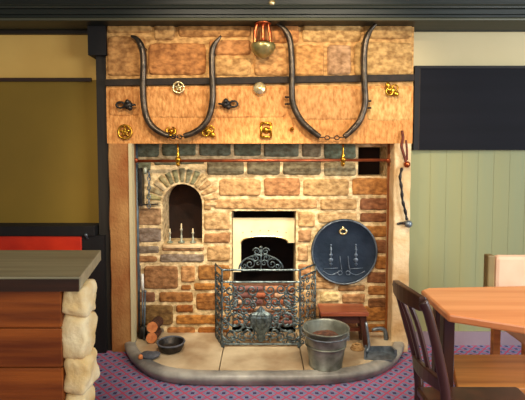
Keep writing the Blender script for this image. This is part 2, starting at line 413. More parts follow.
S = [(153,159,178,166,G),(179,159,205,165,G),(134,140,160,158,G),(161,140,197,157,G),(198,140,232,157,G),(233,140,262,157,G),(263,140,300,158,G),(301,140,322,158,GY),(323,140,357,160,G),
 (134,159,152,172,G),(206,159,245,176,GY),(246,158,281,176,GY),(282,159,322,176,GY),(323,161,357,177,(170,156,112)),
 (218,178,262,197,T),(263,177,301,197,TD),(302,178,350,197,T),(351,177,392,196,O),
 (213,198,318,210,T),(319,198,358,211,T),(359,197,392,211,BR),(203,199,212,211,T),
 (203,212,231,231,T),(203,232,231,244,TD),
 (297,211,316,228,T),(297,229,312,243,TD),(297,244,309,262,T),(297,263,312,280,TD),(312,270,330,283,T),
 (317,212,358,224,T),(359,212,392,223,BR),(330,225,392,238,O),(370,239,392,254,BR),(374,255,392,270,O),(366,271,392,284,BR),
 (134,173,145,190,G),(134,191,144,206,G),(134,207,162,226,(176,140,100)),(134,227,162,243,GR),
 (134,245,160,254,GR),(161,245,205,252,TD),(206,245,231,262,T),
 (134,255,158,263,(170,120,76)),(159,253,205,263,GR),
 (134,264,142,290,GR),(143,265,179,290,(164,112,66)),(180,265,196,283,(200,150,88)),(197,264,231,281,(176,122,62)),
 (180,284,192,291,O),(193,282,231,291,(206,142,70)),
 (134,291,156,303,(140,96,60)),(158,291,194,303,(168,110,54)),(195,292,231,311,O),
 (134,304,174,326,(146,108,62)),(175,304,194,313,(176,104,44)),(175,314,231,325,(190,124,52)),
 (134,327,165,345,GR),(166,326,196,345,O),(197,326,231,345,(186,118,48)),
 (297,281,336,290,T),(337,284,366,292,TD),(367,285,392,296,O),(297,291,318,303,T),(319,291,340,303,(232,200,142)),(341,293,366,304,TD),(367,297,392,309,BR),
 (297,304,322,318,TD),(323,304,358,318,O),(359,305,392,322,O),(297,319,335,332,T),(336,319,358,332,BR),(359,323,392,334,O),(297,333,322,347,TD),(323,333,362,347,BR),(363,335,392,347,O)]
for x0,y0,x1,y1,c in S: patch(bm, q(x0,y0,x1,y1,YB), YB, vary(c,9), depth=.011, gap=.0045, rough=.006, res=.010)
# voussoirs
nv = 15
for k in range(nv):
    t0 = -.12+ (PI+.24)*k/nv; t1 = -.12+(PI+.24)*(k+1)/nv
    r0 = ar*1.06; r1 = ar*1.06+.115+random.uniform(-.012,.012)
    c = (212,176,122) if k < 5 else ((158,150,112) if k < 10 else (184,170,124))
    P = lambda r,t: (acx+r*math.cos(t), azc+r*math.sin(t))
    patch(bm, [P(r0,t1),P(r0,t0),P(r1,t0),P(r1,t1)], YB, vary(c,14), depth=.012, gap=.0035, rough=.003, res=.009)
struct('wall_back', bm, stone, 'squared rubble stone back wall of the fireplace recess', 'wall')
# niche linings (thick boxes behind)
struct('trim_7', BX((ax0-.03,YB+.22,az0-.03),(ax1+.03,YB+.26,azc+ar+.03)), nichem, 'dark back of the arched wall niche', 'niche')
struct('trim_8', BX((hx0-.03,YB+.22,hz0-.03),(hx1+.03,YB+.26,hz1+.03)), soot)
# firebox box shell
bm = B()
box(bm, (fx0-.03,YB+.22,0),(fx0,YB+.5,fz1+.03)); box(bm, (fx1,YB+.22,0),(fx1+.03,YB+.5,fz1+.03))
box(bm, (fx0-.03,YB+.5,0),(fx1+.03,YB+.54,fz1+.03)); box(bm, (fx0-.03,YB+.22,fz1),(fx1+.03,YB+.5,fz1+.03)); box(bm,(fx0,YB+.0,0),(fx1,YB+.5,.075))
struct('firebox', bm, soot, 'black sooty inside of the fireplace opening', 'firebox')
# arched niche sill
bm = B(); rock(bm, ((ax0+ax1)/2, YB+.035, az0-.014), (ax1-ax0+.02, .12, .03), 6, .003, 5)
struct('trim_9', bm, jambR)

# hood plate: cream arched insert --------------------------------------
Yh = YB+.07
a = W(233,218,Yh); b = W(295,243,Yh)
hb = thing('fireplace_hood', 'cream arched hood inside the fireplace opening above the dark grate', 'hood', ((a.x+b.x)/2, Yh, b.z))
h0 = W(241,262,Yh); h1 = W(288,262,Yh)
cx = (h0.x+h1.x)/2; hw = (h1.x-h0.x)/2; ztop = W(262,236,Yh).z
arc = [(cx+hw*math.cos(t), ztop-.05+.05*math.sin(t)**.8) for t in [PI*k/12 for k in range(13)]]
xa = fx0+.004; xb = fx1-.004
zlow = W(236,272,Yh).z
ol = [(xa, zlow), (h0.x, zlow)] + arc[::-1] + [(h1.x, W(262,243,Yh).z), (xb, W(262,243,Yh).z), (xb, a.z), (xa, a.z)]
bm = B(); ymid = Yh
# bulging front: prism
prism(bm, ol, 'y', Yh, Yh+.025)
obj('hood_plate', bm, hoodm, hb, bevel=.004)
bm = B(); tube(bm, [Vector((p[0], Yh-.004, p[1])) for p in arc], .005, 6)
obj('arch_rim', bm, palebrass, hb)
for k in range(6):
    bm = B(); u = W(243+k*8.6, 232.5-2*math.sin(PI*k/5), Yh); ball(bm, (u.x, Yh-.003, u.z), .004, seg=8)
    obj('rivet', bm, brass, hb)
# brick grate front
a = W(233,284,YB+.08); b = W(294,312,YB+.08)
bm = B(); yb = YB+.08
box(bm, (fx0+.003, yb, .075), (fx1-.003, yb+.08, a.z-.005)); paint(bm, bm.verts, (120,84,60))
for r in range(6):
    z0 = .08+r*(a.z-.085)/6; z1 = z0+(a.z-.085)/6-.004; nb = 3; off = .5*(r%2)
    w = (fx1-fx0-.01)/nb; x = fx0+.005-off*w
    while x < fx1-.01:
        xx0 = max(x, fx0+.005); xx1 = min(x+w, fx1-.005)
        if xx1-xx0 > .02: patch(bm, [(xx0,z0),(xx1,z0),(xx1,z1),(xx0,z1)], yb, vary(random.choice([(214,150,104),(186,110,74),(230,190,150),(150,104,96)]),8), depth=.009, gap=.002, rough=.003, res=.01)
        x += w
g = struct('fire_grate_wall', bm, brickm, 'low brick front of the fire behind the iron screen', 'brickwork')

# hearth ---------------------------------------------------------------
HZ = .07
pix = [(124.5,352),(126,358),(131,366),(140,374),(153,381),(172,385.5),(200,387.5),(262,388),(320,387),(350,384.5),(372,380),(388,373.5),(398,366),(403,358),(404.5,351)]
outp = [F(x,y,0) for x,y in pix]; out2 = [(p.x, p.y) for p in outp]
out2 = [(out2[0][0]+.0, .02)] + out2 + [(out2[-1][0], .02)]
sm = [(p.x,p.y) for p in spline([Vector((x,y,0)) for x,y in out2], 4)]
hc = thing('hearth', 'raised D-shaped stone hearth with pale rounded kerb in front of the fireplace', 'hearth', (0,-.1,0))
hc['kind'] = 'structure'
hcx = (sm[0][0]+sm[-1][0])/2; haw = (sm[-1][0]-sm[0][0])/2; hbd = -min(p[1] for p in sm)+.03
def inset(pts, d):
    return [(hcx+(x-hcx)*(1-d/haw), .03-(.03-y)*(1-d/hbd)) for x, y in pts]
kp = [(.022,0),(.016,.012),(.006,.03),(.0,.044),(.002,.056),(.012,.067),(.03,.072),(.062,.072),(.072,.068),(.075,.06),(.075,0)]
bm = B(); rows = []
for d, z in kp:
    rows.append([bm.verts.new((x,y,z)) for x,y in inset(sm, d)])
m_ = len(sm)
for i in range(len(rows)):
    A = rows[i]; Q = rows[(i+1)%len(rows)]
    for k in range(m_-1): bm.faces.new((A[k],A[k+1],Q[k+1],Q[k])).smooth = True
bm.faces.new([r[0] for r in rows]); bm.faces.new([r[-1] for r in rows][::-1])
bmesh.ops.recalc_face_normals(bm, faces=bm.faces)
obj('kerb', bm, kerbst, hc)
inn = inset(sm, .074); inn = [p for p in inn]
# flagstones: clip inner outline between x joints
joints = [W(0,0,0).x, F(221,360,.066).x, F(302,360,.066).x, 3]
joints[0] = -3
def clipx(poly, x0, x1):
    def cl(poly, f, inter):
        o = []
        for i in range(len(poly)):
            a, b = poly[i-1], poly[i]
            if f(b):
                if not f(a): o.append(inter(a,b))
                o.append(b)
            elif f(a): o.append(inter(a,b))
        return o
    I = lambda X: (lambda a,b: (X, a[1]+(b[1]-a[1])*(X-a[0])/(b[0]-a[0])))
    return cl(cl(poly, lambda p: p[0] >= x0, I(x0)), lambda p: p[0] <= x1, I(x1))
poly = inn + [(inn[-1][0], .04), (XJR, .04), (XJR, YB+.01), (XJL, YB+.01), (XJL, .04), (inn[0][0], .04)]
for i in range(3):
    pl = clipx(poly, joints[i]+.003, joints[i+1]-.003)
    bm = B(); prism(bm, pl, 'z', 0, .064+.002*i)
    obj('flagstone', bm, hearthst, hc, bevel=.003)

# ------------------------------------------------------------------ copper rail
Yr = .07
rt = thing('curtain_rail', 'copper rail hung from the lintel across the fireplace opening', 'rail', W(260,160,Yr))
a = W(135,161,Yr); b = W(389,160,Yr)
bm = B(); tube(bm, [a, b], .0105, 10); obj('rod', bm, copperrod, rt, smooth=True)
for px in (178, 343):
    p = W(px,160,Yr); t = W(px,146,Yr)
    bm = B(); lathe(bm, (p.x, Yr, p.z-.045), [(.003,0),(.012,.006),(.015,.02),(.012,.03),(.019,.038),(.021,.05),(.017,.062),(.009,.07),(.013,.078),(.008,.09),(.006,.12),(.006,zl0-p.z+.048)], 12)
    obj('brass_hanger', bm, brass, rt, smooth=True)
for px in (136, 388):
    p = W(px,160.5,Yr); bm = B(); ball(bm, p, .017, seg=10); obj('finial', bm, copperrod, rt, smooth=True)

# pipe up the left inner edge
bm = B(); p = W(137,200,.13)
tube(bm, [(p.x,.13,.07),(p.x,.13,zl0)], .011, 10)
tag(obj('upright_pipe', bm, slate, loc=(p.x,.13,.07), smooth=True), 'slim grey-blue pipe standing inside the left jamb', 'pipe')
bm = B(); p = W(388.5,250,.12)
tube(bm, [(p.x,.12,.07),(p.x+.004,.12,.7),(p.x,.12,zl0)], .018, 4)
tag(obj('wooden_batten', bm, mat('orange_brown_wood',(150,84,32),.6,0,col2=(110,60,24),scale=6,stretch=(5,5,.6)), loc=(p.x,.12,.07)), 'orange-brown upright wooden batten inside the right jamb', 'batten')

# iron pot crane at left
Yc = .12
pc = thing('pot_hanger', 'old iron pot hanger with chain at the left of the fireplace recess', 'pot hanger', W(140,190,Yc))
bm = B(); a = W(140,150,Yc); b = W(140,206,Yc); box(bm, (a.x-.012, Yc-.008, b.z), (a.x+.012, Yc+.06, W(140,168,Yc).z))
obj('wall_plate', bm, iron, pc, bevel=.003)
bm = B(); tube(bm, [W(140,172,Yc), W(146,169,Yc), W(149,174,Yc), W(150,178,Yc)], .006, 8, smooth=4); obj('hook', bm, iron, pc, smooth=True)
for k in range(8):
    c = W(149, 174+k*4.6, Yc-.01)
    bm = B()
    ring(bm, c, .010, .0035, 'y' if k%2 else 'x', 12, 6, 1.5)
    obj('chain_link', bm, greysteel, pc, smooth=True)
bm = B(); p = W(145,171,Yc-.012); lathe(bm, p, [(.012,-.02),(.016,-.01),(.016,.02),(.01,.028)], 12); obj('pulley', bm, candle, pc, smooth=True)
bm = B(); tube(bm, [W(140,205,Yc), W(158,204,Yc)], .005, 8); obj('bar', bm, iron, pc)

# ------------------------------------------------------------------ candlesticks in niche
cp = [(170,'short pale candlestick at the left of the arched niche'),(181.5,'tallest pale candlestick in the middle of the arched niche'),(193,'short pale candlestick at the right of the arched niche')]
first = None
for i, (px, lab) in enumerate(cp):
    p = W(px, 244, YB+.03); loc = Vector((p.x, YB+.03, az0+.004)); s = 1.0 if i != 1 else 1.35
    if first is None:
        t = thing('candlestick', lab, 'candlestick', loc, 'candlesticks in the arched niche')
        bm = B(); lathe(bm, (0,0,0), [(.024,0),(.024,.006),(.012,.012),(.006,.02),(.009,.034),(.005,.042),(.005,.06),(.010,.068),(.010,.074),(.006,.076)], 14); obj('stick', bm, candle, t, local=True, smooth=True)
        bm = B(); lathe(bm, (0,0,.074), [(.005,0),(.005,.025),(.001,.03)], 8); obj('candle', bm, hoodm, t, local=True)
        first = t
    else:
        t = copy_tree(first); t.location = loc; t['label'] = lab; t.scale = (1,1,s)

# ------------------------------------------------------------------ round plate
pc_ = W(343.5, 251, YB); R = 33.5*3.16/450
rp = thing('round_plate', 'large round blue-black iron plate with brass ring hung on the back wall', 'plate', (pc_.x, YB-.02, pc_.z))
bm = B(); lathe(bm, (pc_.x, YB-.012, pc_.z), [(R*.99,0),(R,.012),(R,.024),(R*.95,.028),(R*.9,.02),(R*.5,.022),(.002,.023)], 64, 'y'); obj('disc', bm, plate, rp, smooth=True)
bm = B(); ring(bm, (pc_.x, YB-.039, pc_.z), R*.965, .006, 'y', 64, 8); obj('rim', bm, greysteel, rp, smooth=True)
yp = YB-.036
c = W(343,231.5,yp); bm = B(); ring(bm, (c.x,yp-.004,c.z), .024, .0075, 'y', 20, 8, .75); ball(bm, (c.x,yp-.004,c.z+.028), .009, seg=8); tube(bm,[(c.x-.008,yp-.004,c.z+.02),(c.x,yp-.006,c.z+.036),(c.x+.008,yp-.004,c.z+.02)],.004,6)
obj('ring_pull', bm, palebrass, rp, smooth=True)
bm = B()
for px, sg in ((331,-1),(356,1)):
    for py, rr in ((245,.008),(249.5,.009),(255,.013),(260,.017),(264,.012)):
        c = W(px,py,yp); ball(bm, (c.x,yp,c.z), rr, (1,.3,.9), 10)
    tube(bm, [W(px,246,yp), W(px,266,yp)], .004, 6)
    tube(bm, [W(px-7,269,yp), W(px+7,268,yp)], .003, 6)
    tube(bm, [W(px-8,271,yp), W(px,275,yp), W(px+9,271,yp)], .003, 6, smooth=3)
for px in (340, 348):
    tube(bm, [W(px,256,yp), W(px+.6,264,yp), W(px+2,271,yp)], .004, 6, smooth=3)
    c = W(px,273,yp); ring(bm, (c.x,yp,c.z), .015, .004, 'y', 14, 6)
obj('raised_decoration', bm, platelt, rp, smooth=True)

# ------------------------------------------------------------------ hames
def hame_pair(pl, pr, bottom, lab, bits):
    Yq = -.05
    c = W(*bottom, Yq)
    t = thing('horse_hames', lab, 'hames', c, 'horse hames on the chimney breast')
    for pts in (pl, pr):
        P = [W(x,y,Yq+(.0 if i else 0)) for i,(x,y) in enumerate(pts)]
        bm = B(); tube(bm, P, lambda s: .007+.014*min(1, s*5)*(1 if s < .85 else 1-(s-.85)*1.6), 10, smooth=6); obj('hame', bm, hamem, t, smooth=True)
    a = W(*pl[-1],Yq); b = W(*pr[-1],Yq)
    bm = B(); n = 5
    for k in range(n):
        p = a.lerp(b, (k+.5)/n); p.z -= .006*math.sin(PI*(k+.5)/n); ring(bm, p, .016, .004, 'y' if k%2 else 'z', 12, 6, .8)
    obj('chain', bm, iron, t, smooth=True)
    for (bx, by, bl) in bits:
        p = W(bx, by, -.035)
        bm = B()
        if bl == 's':
            ball(bm, p, .030, (1,.6,1), 10); ball(bm, p+Vector((-.0,-.01,.018)), .018, seg=8); ball(bm, p+Vector((.016,-.01,-.02)), .018, seg=8)
            sg = -1 if bx < bottom[0] else 1
            e = p+Vector((sg*.035,0,0)); ring(bm, e+Vector((sg*.014,0,0)), .027, .0075, 'y', 14, 6, .7)
            tube(bm, [p, p+Vector((-sg*.05,-.01,0))], .007, 6)
            obj('hook_ring', bm, iron, t, smooth=True)
        else:
            tube(bm, [p, W(bx+(5 if bx<bottom[0] else -5), by, -.045)], .007, 6); obj('stud', bm, iron, t)
    # staple fixing to wall
    for pts in (pl, pr):
        p = W(*pts[2], Yq); bm = B(); tube(bm, [(p.x-.018,.01,p.z),(p.x-.018,-.055,p.z),(p.x,-.07,p.z),(p.x+.018,-.055,p.z),(p.x+.018,.01,p.z)], .004, 6)
        obj('staple', bm, iron, t)
hame_pair([(131,36),(137,39),(142,48),(143.5,62),(143,88),(144.5,108),(149,122),(158,131),(169,136)],
          [(221,36),(215,44),(212,54),(212.5,80),(212.5,100),(209,117),(202,127),(193,133),(184,136)], (177,137),
          'left pair of dark iron horse hames hanging in a U shape on the stone', [(128,105,'s'),(226,104,'s')])
hame_pair([(276,24),(282,27),(288,35),(291,48),(292,72),(292,98),(296,112),(303,123),(312,131),(320,137)],
          [(377,23),(370,31),(365.5,42),(364,60),(364.5,85),(365,104),(360,120),(352,130),(344,137)], (332,138),
          'right pair of dark iron horse hames hanging in a U shape on the stone', [(285,97,'b'),(285,104,'b'),(371,101,'b'),(371,108,'b')])

# ------------------------------------------------------------------ horse brasses
GB = 'horse brasses on the stone above the fireplace'
def brass_thing(px, py, r, kind, lab, m=brass, Y=0.0, name='horse_brass'):
    c = W(px,py,Y-.012); bm = B()
    if kind == 'solid':
        lathe(bm, c, [(r,-.01),(r,.002),(r*.8,.008),(r*.4,.012),(r*.1,.018)], 20, 'y')
    elif kind == 'star':
        ring(bm, c, r*.85, r*.16, 'y', 20, 6)
        for k in range(5):
            a = PI/2+k*2*PI/5; tube(bm, [c, c+Vector((math.cos(a)*r*.85,0,math.sin(a)*r*.85))], lambda s: r*.2*(1.2-s), 6)
        ball(bm, c+Vector((0,-.003,0)), r*.3, (1,.6,1), 8)
    elif kind == 'crescent':
        pts = [c+Vector((math.cos(t)*r*.8,0,math.sin(t)*r*.8)) for t in [math.radians(d) for d in range(110, 431, 20)]]
        tube(bm, pts, lambda s: r*(.1+.24*math.sin(PI*s)), 8); ball(bm, c, r*.38, (1,.6,1), 8)
    elif kind == 'square':
        for dx,dz,ex,ez in ((-1,-1,1,-1),(1,-1,1,1),(1,1,-1,1),(-1,1,-1,-1)): tube(bm, [c+Vector((dx*r*.7,0,dz*r)), c+Vector((ex*r*.7,0,ez*r))], r*.2, 6)
        tube(bm, [c+Vector((-r*.7,0,0)), c+Vector((r*.7,0,0))], r*.16, 6); ball(bm, c+Vector((0,-.004,0)), r*.35, (1,.6,1), 8)
    elif kind == 'figure':
        ball(bm, c, r*.5, (1.1,.5,.9), 10); ball(bm, c+Vector((r*.6,-.004,-r*.5)), r*.4, (1,.6,1), 8); ball(bm, c+Vector((-r*.5,0,r*.6)), r*.36, (1,.6,1.2), 8)
        ring(bm, c+Vector((-r*.3,-.004,-r*.2)), r*.45, r*.13, 'y', 14, 6); ring(bm, c+Vector((r*.4,-.004,r*.25)), r*.4, r*.12, 'y', 14, 6)
    ball(bm, c+Vector((0,.006,0)), r*.5, (1,.6,1), 8)
    tag(obj(name, bm, m, loc=c, smooth=True), lab, 'horse brass', GB)
brass_thing(125,132,.052,'star','leftmost round brass star at the left end of the lintel')
brass_thing(171,131,.036,'crescent','small crescent brass at the foot of the left hames')
brass_thing(208,131,.050,'figure','gold brass ornament right of the foot of the left hames')
brass_thing(178.5,87.5,.042,'star','round brass on the iron strap between the left hames', palebrass, -.014)
brass_thing(259.5,88.5,.042,'solid','round white-shining brass disc below the hanging copper lamp', palebrass, -.014)
brass_thing(266,130,.046,'square','square gold brass buckle on the middle of the lintel')
brass_thing(292,129,.014,'solid','tiny round brass stud beside the foot of the right hames')
brass_thing(391.5,90,.05,'figure','knotted gold brass at the right end of the iron strap', brass, -.014)

# ------------------------------------------------------------------ hanging copper lamp
Yl = -.09
lt = thing('hanging_copper_lamp', 'copper arm lamp with round greenish brass bowl hanging at the top centre', 'lamp', W(263,48,Yl))
c = W(263,47,Yl)
bm = B(); lathe(bm, c, [(.005,-.075),(.012,-.07),(.03,-.062),(.06,-.04),(.078,-.01),(.08,.012),(.074,.02),(.07,.012),(.05,-.02),(.01,-.03)], 28); obj('bowl', bm, mat('green_brass',(178,162,104),.28,.7,col2=(120,116,70),scale=14), lt, smooth=True)
bm = B(); ball(bm, c+Vector((0,0,.008)), .05, (1,1,.8), 14); obj('burner', bm, copper, lt, smooth=True)
zt_ = zb+.01
for dx, tx in ((-.05,-.015),(.045,.01),(.0,-.0)):
    bm = B(); tube(bm, [c+Vector((dx,0,.01)), c+Vector((dx*1.05,0,.07)), c+Vector((dx*.6+tx,.0,.12)), Vector((c.x+tx+dx*.4, Yl, zt_))], .011, 8, smooth=5); obj('arm', bm, copper, lt, smooth=True)
bm = B(); lathe(bm, (c.x,Yl,zb-.012), [(.05,0),(.055,.006),(.04,.014),(.04,.02)], 18); obj('ceiling_rose', bm, copper, lt, smooth=True)
p = W(272,2,Ybm-.02); bm = B(); lathe(bm, p+Vector((0,.02,0)), [(.018,0),(.022,.006),(.016,.014),(.006,.02)], 14, 'y'); tag(obj('brass_knob', bm, palebrass, loc=p+Vector((0,.02,0)), smooth=True), 'small brass knob on the dark beam above the copper lamp', 'knob')
p = W(264,19,Ybm); 

# small brass piece
# ------------------------------------------------------------------ right jamb hook ornaments
Yj = -.03
rb = thing('bell_pull', 'dark red twisted cord with copper ball hanging at the top of the right jamb', 'cord', W(404,140,Yj))
bm = B(); tube(bm, [W(402,131,Yj+.02), W(403,138,Yj), W(401.5,146,Yj), W(404,155,Yj), W(406,162,Yj)], .009, 8, smooth=5); obj('cord', bm, mat('dark_red_cord',(120,52,28),.6,0,col2=(80,34,20),scale=60,bump=.5), rb, smooth=True)
bm = B(); tube(bm, [W(406,140,Yj), W(407,150,Yj), W(407,160,Yj)], .007, 8, smooth=5); obj('cord', bm, MATS['dark_red_cord'], rb, smooth=True)
bm = B(); ball(bm, W(407,164.5,Yj), .022, seg=14); obj('copper_ball', bm, copper, rb, smooth=True)
pk = thing('poker', 'wavy black iron poker with round steel knob hanging on the right jamb', 'poker', W(403,200,Yj))
P = [W(402,168,Yj),W(400,177,Yj),W(401.5,188,Yj),W(402.5,200,Yj),W(405,210,Yj),W(407,220,Yj)]
bm = B(); tube(bm, P, lambda s: .009+.0025*math.sin(s*40), 8, smooth=6); obj('shaft', bm, iron, pk, smooth=True)
bm = B(); ball(bm, W(408.5,224,Yj), .025, seg=14); obj('knob', bm, greysteel, pk, smooth=True)
bm = B(); tube(bm, [W(409,223,Yj+.01), W(404,222.5,Yj+.02), W(397,224,Yj+.025)], .008, 8); obj('bracket', bm, iron, pk)
bm = B(); tube(bm, [W(402,168,Yj), W(402,168,.02)], .005, 6); obj('nail', bm, iron, pk)

# ------------------------------------------------------------------ fire screen
Ys = -.07
sc = thing('fire_screen', 'ornate wrought iron folding fire screen with scrollwork and central urn', 'fire screen', (W(261,350,Ys).x, Ys, HZ))
def SP(px, py): return W(px, py, Ys)
def spiral(bm, cx, cy, r, turns, a0, r_=.0055, sg=1, Yo=0):
    pts = []
    n = int(14*turns)+2
    for i in range(n+1):
        s = i/n; a = a0+sg*s*turns*2*PI; rr = r*(1-.86*s)
        p = SP(cx+rr*math.cos(a), cy-rr*math.sin(a)); pts.append(p+Vector((0,Yo,0)))
    tube(bm, pts, r_, 6)
bm = B()
zb_ = HZ+.0
x0s, x1s = 222, 300
for (a,b) in (((222,269),(222,351)),((300,269),(300,351)),((222,270),(300,270)),((222,344),(300,344)),((222,282),(300,282))):
    tube(bm, [SP(*a), SP(*b)], .007, 6)
obj('frame', bm, grate, sc)
mx = 261
bm = B()
def both(f):
    f(1); f(-1)
def mirsp(dx, cy, r, turns, a0, sg=1, rr=.0055):
    spiral(bm, mx+dx, cy, r, turns, a0, rr, sg, random.uniform(-.004,.004)); spiral(bm, mx-dx, cy, r, turns, PI-a0, rr, -sg, random.uniform(-.004,.004))
for dx, cy, r, tn, a0, sg in ((26,303,9.5,1.7,.5,1),(26,321,11,1.8,-1,-1),(13,333,7,1.5,2,1),(31,336,7,1.5,0,-1),(15,318,5,1.4,1,1),(9,290,6,1.4,2.6,1),(20,289,5.5,1.5,.4,-1),(31,290,6,1.4,1.4,1),
    (14,302,5,1.4,-1,-1),(34,311,4.5,1.3,1,1),(19,337,4.5,1.3,1,-1),(36,326,4,1.3,2,1),(6,338,4.5,1.3,-1,1),(35,300,4,1.3,3,-1),(6,299,4,1.2,2,-1),(21,311,4,1.2,-2,1),(28,343,4,1.2,0,1),(8,306,3.5,1.2,1,1),(37,341,3.5,1.2,1,1),(37,290,3,1.2,2,-1),(26,296,3.5,1.2,1,1),(12,325,4,1.3,1,-1)):
    mirsp(dx, cy, r, tn, a0, sg)
obj('scrollwork', bm, grate, sc, smooth=True)
bm = B()   # leaves: flattened balls
random.seed(3)
for k in range(80):
    dx = random.uniform(8,37); cy = random.uniform(300,342)
    for s in (1,-1):
        p = SP(mx+s*dx, cy); ball(bm, p, .010, (1.3,.4,.8), 6)
obj('leaves', bm, grate, sc, smooth=True)
bm = B()   # fluted urn
c = SP(261,330); prof = [(.004,-.05),(.012,-.045),(.016,-.02),(.03,.005),(.045,.035),(.05,.055),(.044,.062),(.046,.068),(.02,.078),(.012,.09),(.004,.1)]
lathe(bm, c+Vector((0,-.004,0)), [(a_*1.45, b_*1.6) for a_,b_ in prof], 40)
for v in bm.verts:
    a = math.atan2(v.co.y-c.y, v.co.x-c.x); k = 1+.16*math.cos(a*10); v.co.x = c.x+(v.co.x-c.x)*k; v.co.y = c.y+(v.co.y-c.y)*k*.45
obj('urn', bm, grate, sc)
bm = B()   # crest
arcp = [SP(mx+22*math.cos(t), 269-14*math.sin(t)) for t in [PI*k/16 for k in range(17)]]
tube(bm, arcp, .0055, 6)
for dx,cy,r,tn,a0,sg in ((11,264,5.5,1.5,1,1),(5,258,4,1.4,2,-1),(4.5,251.5,4,1.5,.2,1),(17,266,3.5,1.3,1,-1),(3,263,3.5,1.3,0,1)): mirsp(dx,cy,r,tn,a0,sg,.004)
tube(bm, [SP(261,248), SP(261,270)], .006, 6)
ball(bm, SP(261,247.5), .011, seg=8)
obj('crest', bm, grate, sc, smooth=True)
for s, xa_, xe in ((-1,222,214),(1,300,319)):
    # wings fold back
    A = SP(xa_, 270); Bt = SP(xa_, 348); dxw = .06 if s < 0 else .12; dy = .16
    bm = B()
    A0 = Vector((A.x,Ys,A.z)); B0 = Vector((A.x,Ys,Bt.z)); E = Vector((A.x+s*dxw, Ys+dy, 0))
    A1 = Vector((E.x,E.y,A.z)); B1 = Vector((E.x,E.y,HZ+.003)); 
    for a_,b_ in ((A0,A1),(B0,Vector((E.x,E.y,Bt.z))),(A1,B1),(A0+Vector((0,0,-.05)),A1+Vector((0,0,-.05)))): tube(bm, [a_,b_], .006, 6)
    for k in range(9):
        for j in range(3):
            fr = (j+.5)/3; base = A0.lerp(A1, fr); cz = Bt.z+(A.z-.06-Bt.z)*(k+.5)/9
            pts = []
            for i in range(17):
                q_ = i/16; a_ = q_*2.8*PI*(1 if (k+j)%2 else -1)+k; rr = .026*(1-.8*q_)
                dirv = (A1-A0).normalized(); pts.append(Vector((base.x,base.y,cz))+dirv*rr*math.cos(a_)+Vector((0,0,rr*math.sin(a_))))
            tube(bm, pts, .004, 5)
    obj('wing', bm, grate, sc, smooth=True)
for px in (224, 298):
    bm = B(); p = SP(px,347); tube(bm, [(p.x,Ys-.03,HZ+.006),(p.x,Ys,HZ+.02),(p.x,Ys+.03,HZ+.006)], .006, 6, smooth=3); obj('foot', bm, grate, sc)

# ------------------------------------------------------------------ bucket
p = F(325.5,365,HZ-.004)
bk = thing('bucket', 'dented galvanised metal bucket standing on the hearth', 'bucket', (p.x,p.y,HZ-.004))
bm = B(); c = Vector((p.x,p.y,HZ-.004))
lathe(bm, c, [(.096,0),(.1,0),(.1,.012),(.098,.014),(.128,.19),(.139,.225),(.143,.228),(.143,.236),(.137,.238),(.133,.228),(.124,.19),(.094,.02),(.002,.018)], 40)
for v in bm.verts:
    d = noise.noise(v.co*9)*.006; v.co.x += d; v.co.y -= d*.5
bo = obj('body', bm, steel, bk, smooth=True)
bm = B(); lathe(bm, c, [(.124,.13),(.126,.14),(.12,.139),(.119,.13)], 40, close=True); obj('hoop', bm, steel, bk, smooth=True)
for s in (-1,1):
    bm = B(); d = Vector((.136*math.cos(-.55)*s, .136*math.sin(-.55)*s*1, .205)); d = Vector((s*.116, -s*.07*1.0, .2)); box(bm, c+d-Vector((.014,.008,.018)), c+d+Vector((.014,.008,.03))); obj('ear', bm, steel, bk, bevel=.004)
bm = B(); pts = []
u = Vector((.116,-.07,0)); w = Vector((.07,.116,0))
for k in range(17):
    t = PI*k/16; pts.append(c+Vector((0,0,.212))+u*math.cos(t)*1.1-w*math.sin(t)*1.03+Vector((0,0,-.012*math.sin(t))))
tube(bm, pts, .004, 6); obj('handle', bm, greysteel, bk, smooth=True)
bm = B(); rock(bm, c+Vector((0,0,.155)), (.2,.2,.08), 2.5, .012, 4); obj('ash_filling', bm, mat('brown_ash',(120,78,56),.9,0,col2=(70,46,36),scale=30,bump=.8,), bk)

# ------------------------------------------------------------------ stool
Yt = -.02
zt = W(342,309,Yt).z
xa = W(319,309,Yt).x; xb = W(366,309,Yt).x
st = thing('stool', 'small mahogany wooden stool behind the metal bucket', 'stool', ((xa+xb)/2, Yt, HZ-.004))
bm = B(); box(bm, (xa, Yt-.085, zt-.022), (xb, Yt+.10, zt+.006)); obj('seat', bm, stoolw, st, bevel=.006)
bm = B(); box(bm, (xa+.03, Yt-.06, zt-.075), (xb-.03, Yt-.045, zt-.022)); box(bm, (xa+.03, Yt+.07, zt-.075), (xb-.03, Yt+.055, zt-.022)); obj('apron', bm, chairw, st)
for s, xx in ((-1, xa+.035), (1, xb-.035)):
    for yy in (Yt-.055, Yt+.065):
        bm = B(); w = .022
        prism(bm, [(xx-w,zt-.022),(xx+w,zt-.022),(xx+w*.8+s*.025,HZ-.003),(xx-w*.8+s*.025,HZ-.003)], 'y', yy-.016, yy+.016); obj('leg', bm, chairw, st, bevel=.003)
bm = B(); box(bm, (xa+.04, Yt-.008, zt-.15), (xb-.04, Yt+.012, zt-.125)); obj('stretcher', bm, stoolw, st)

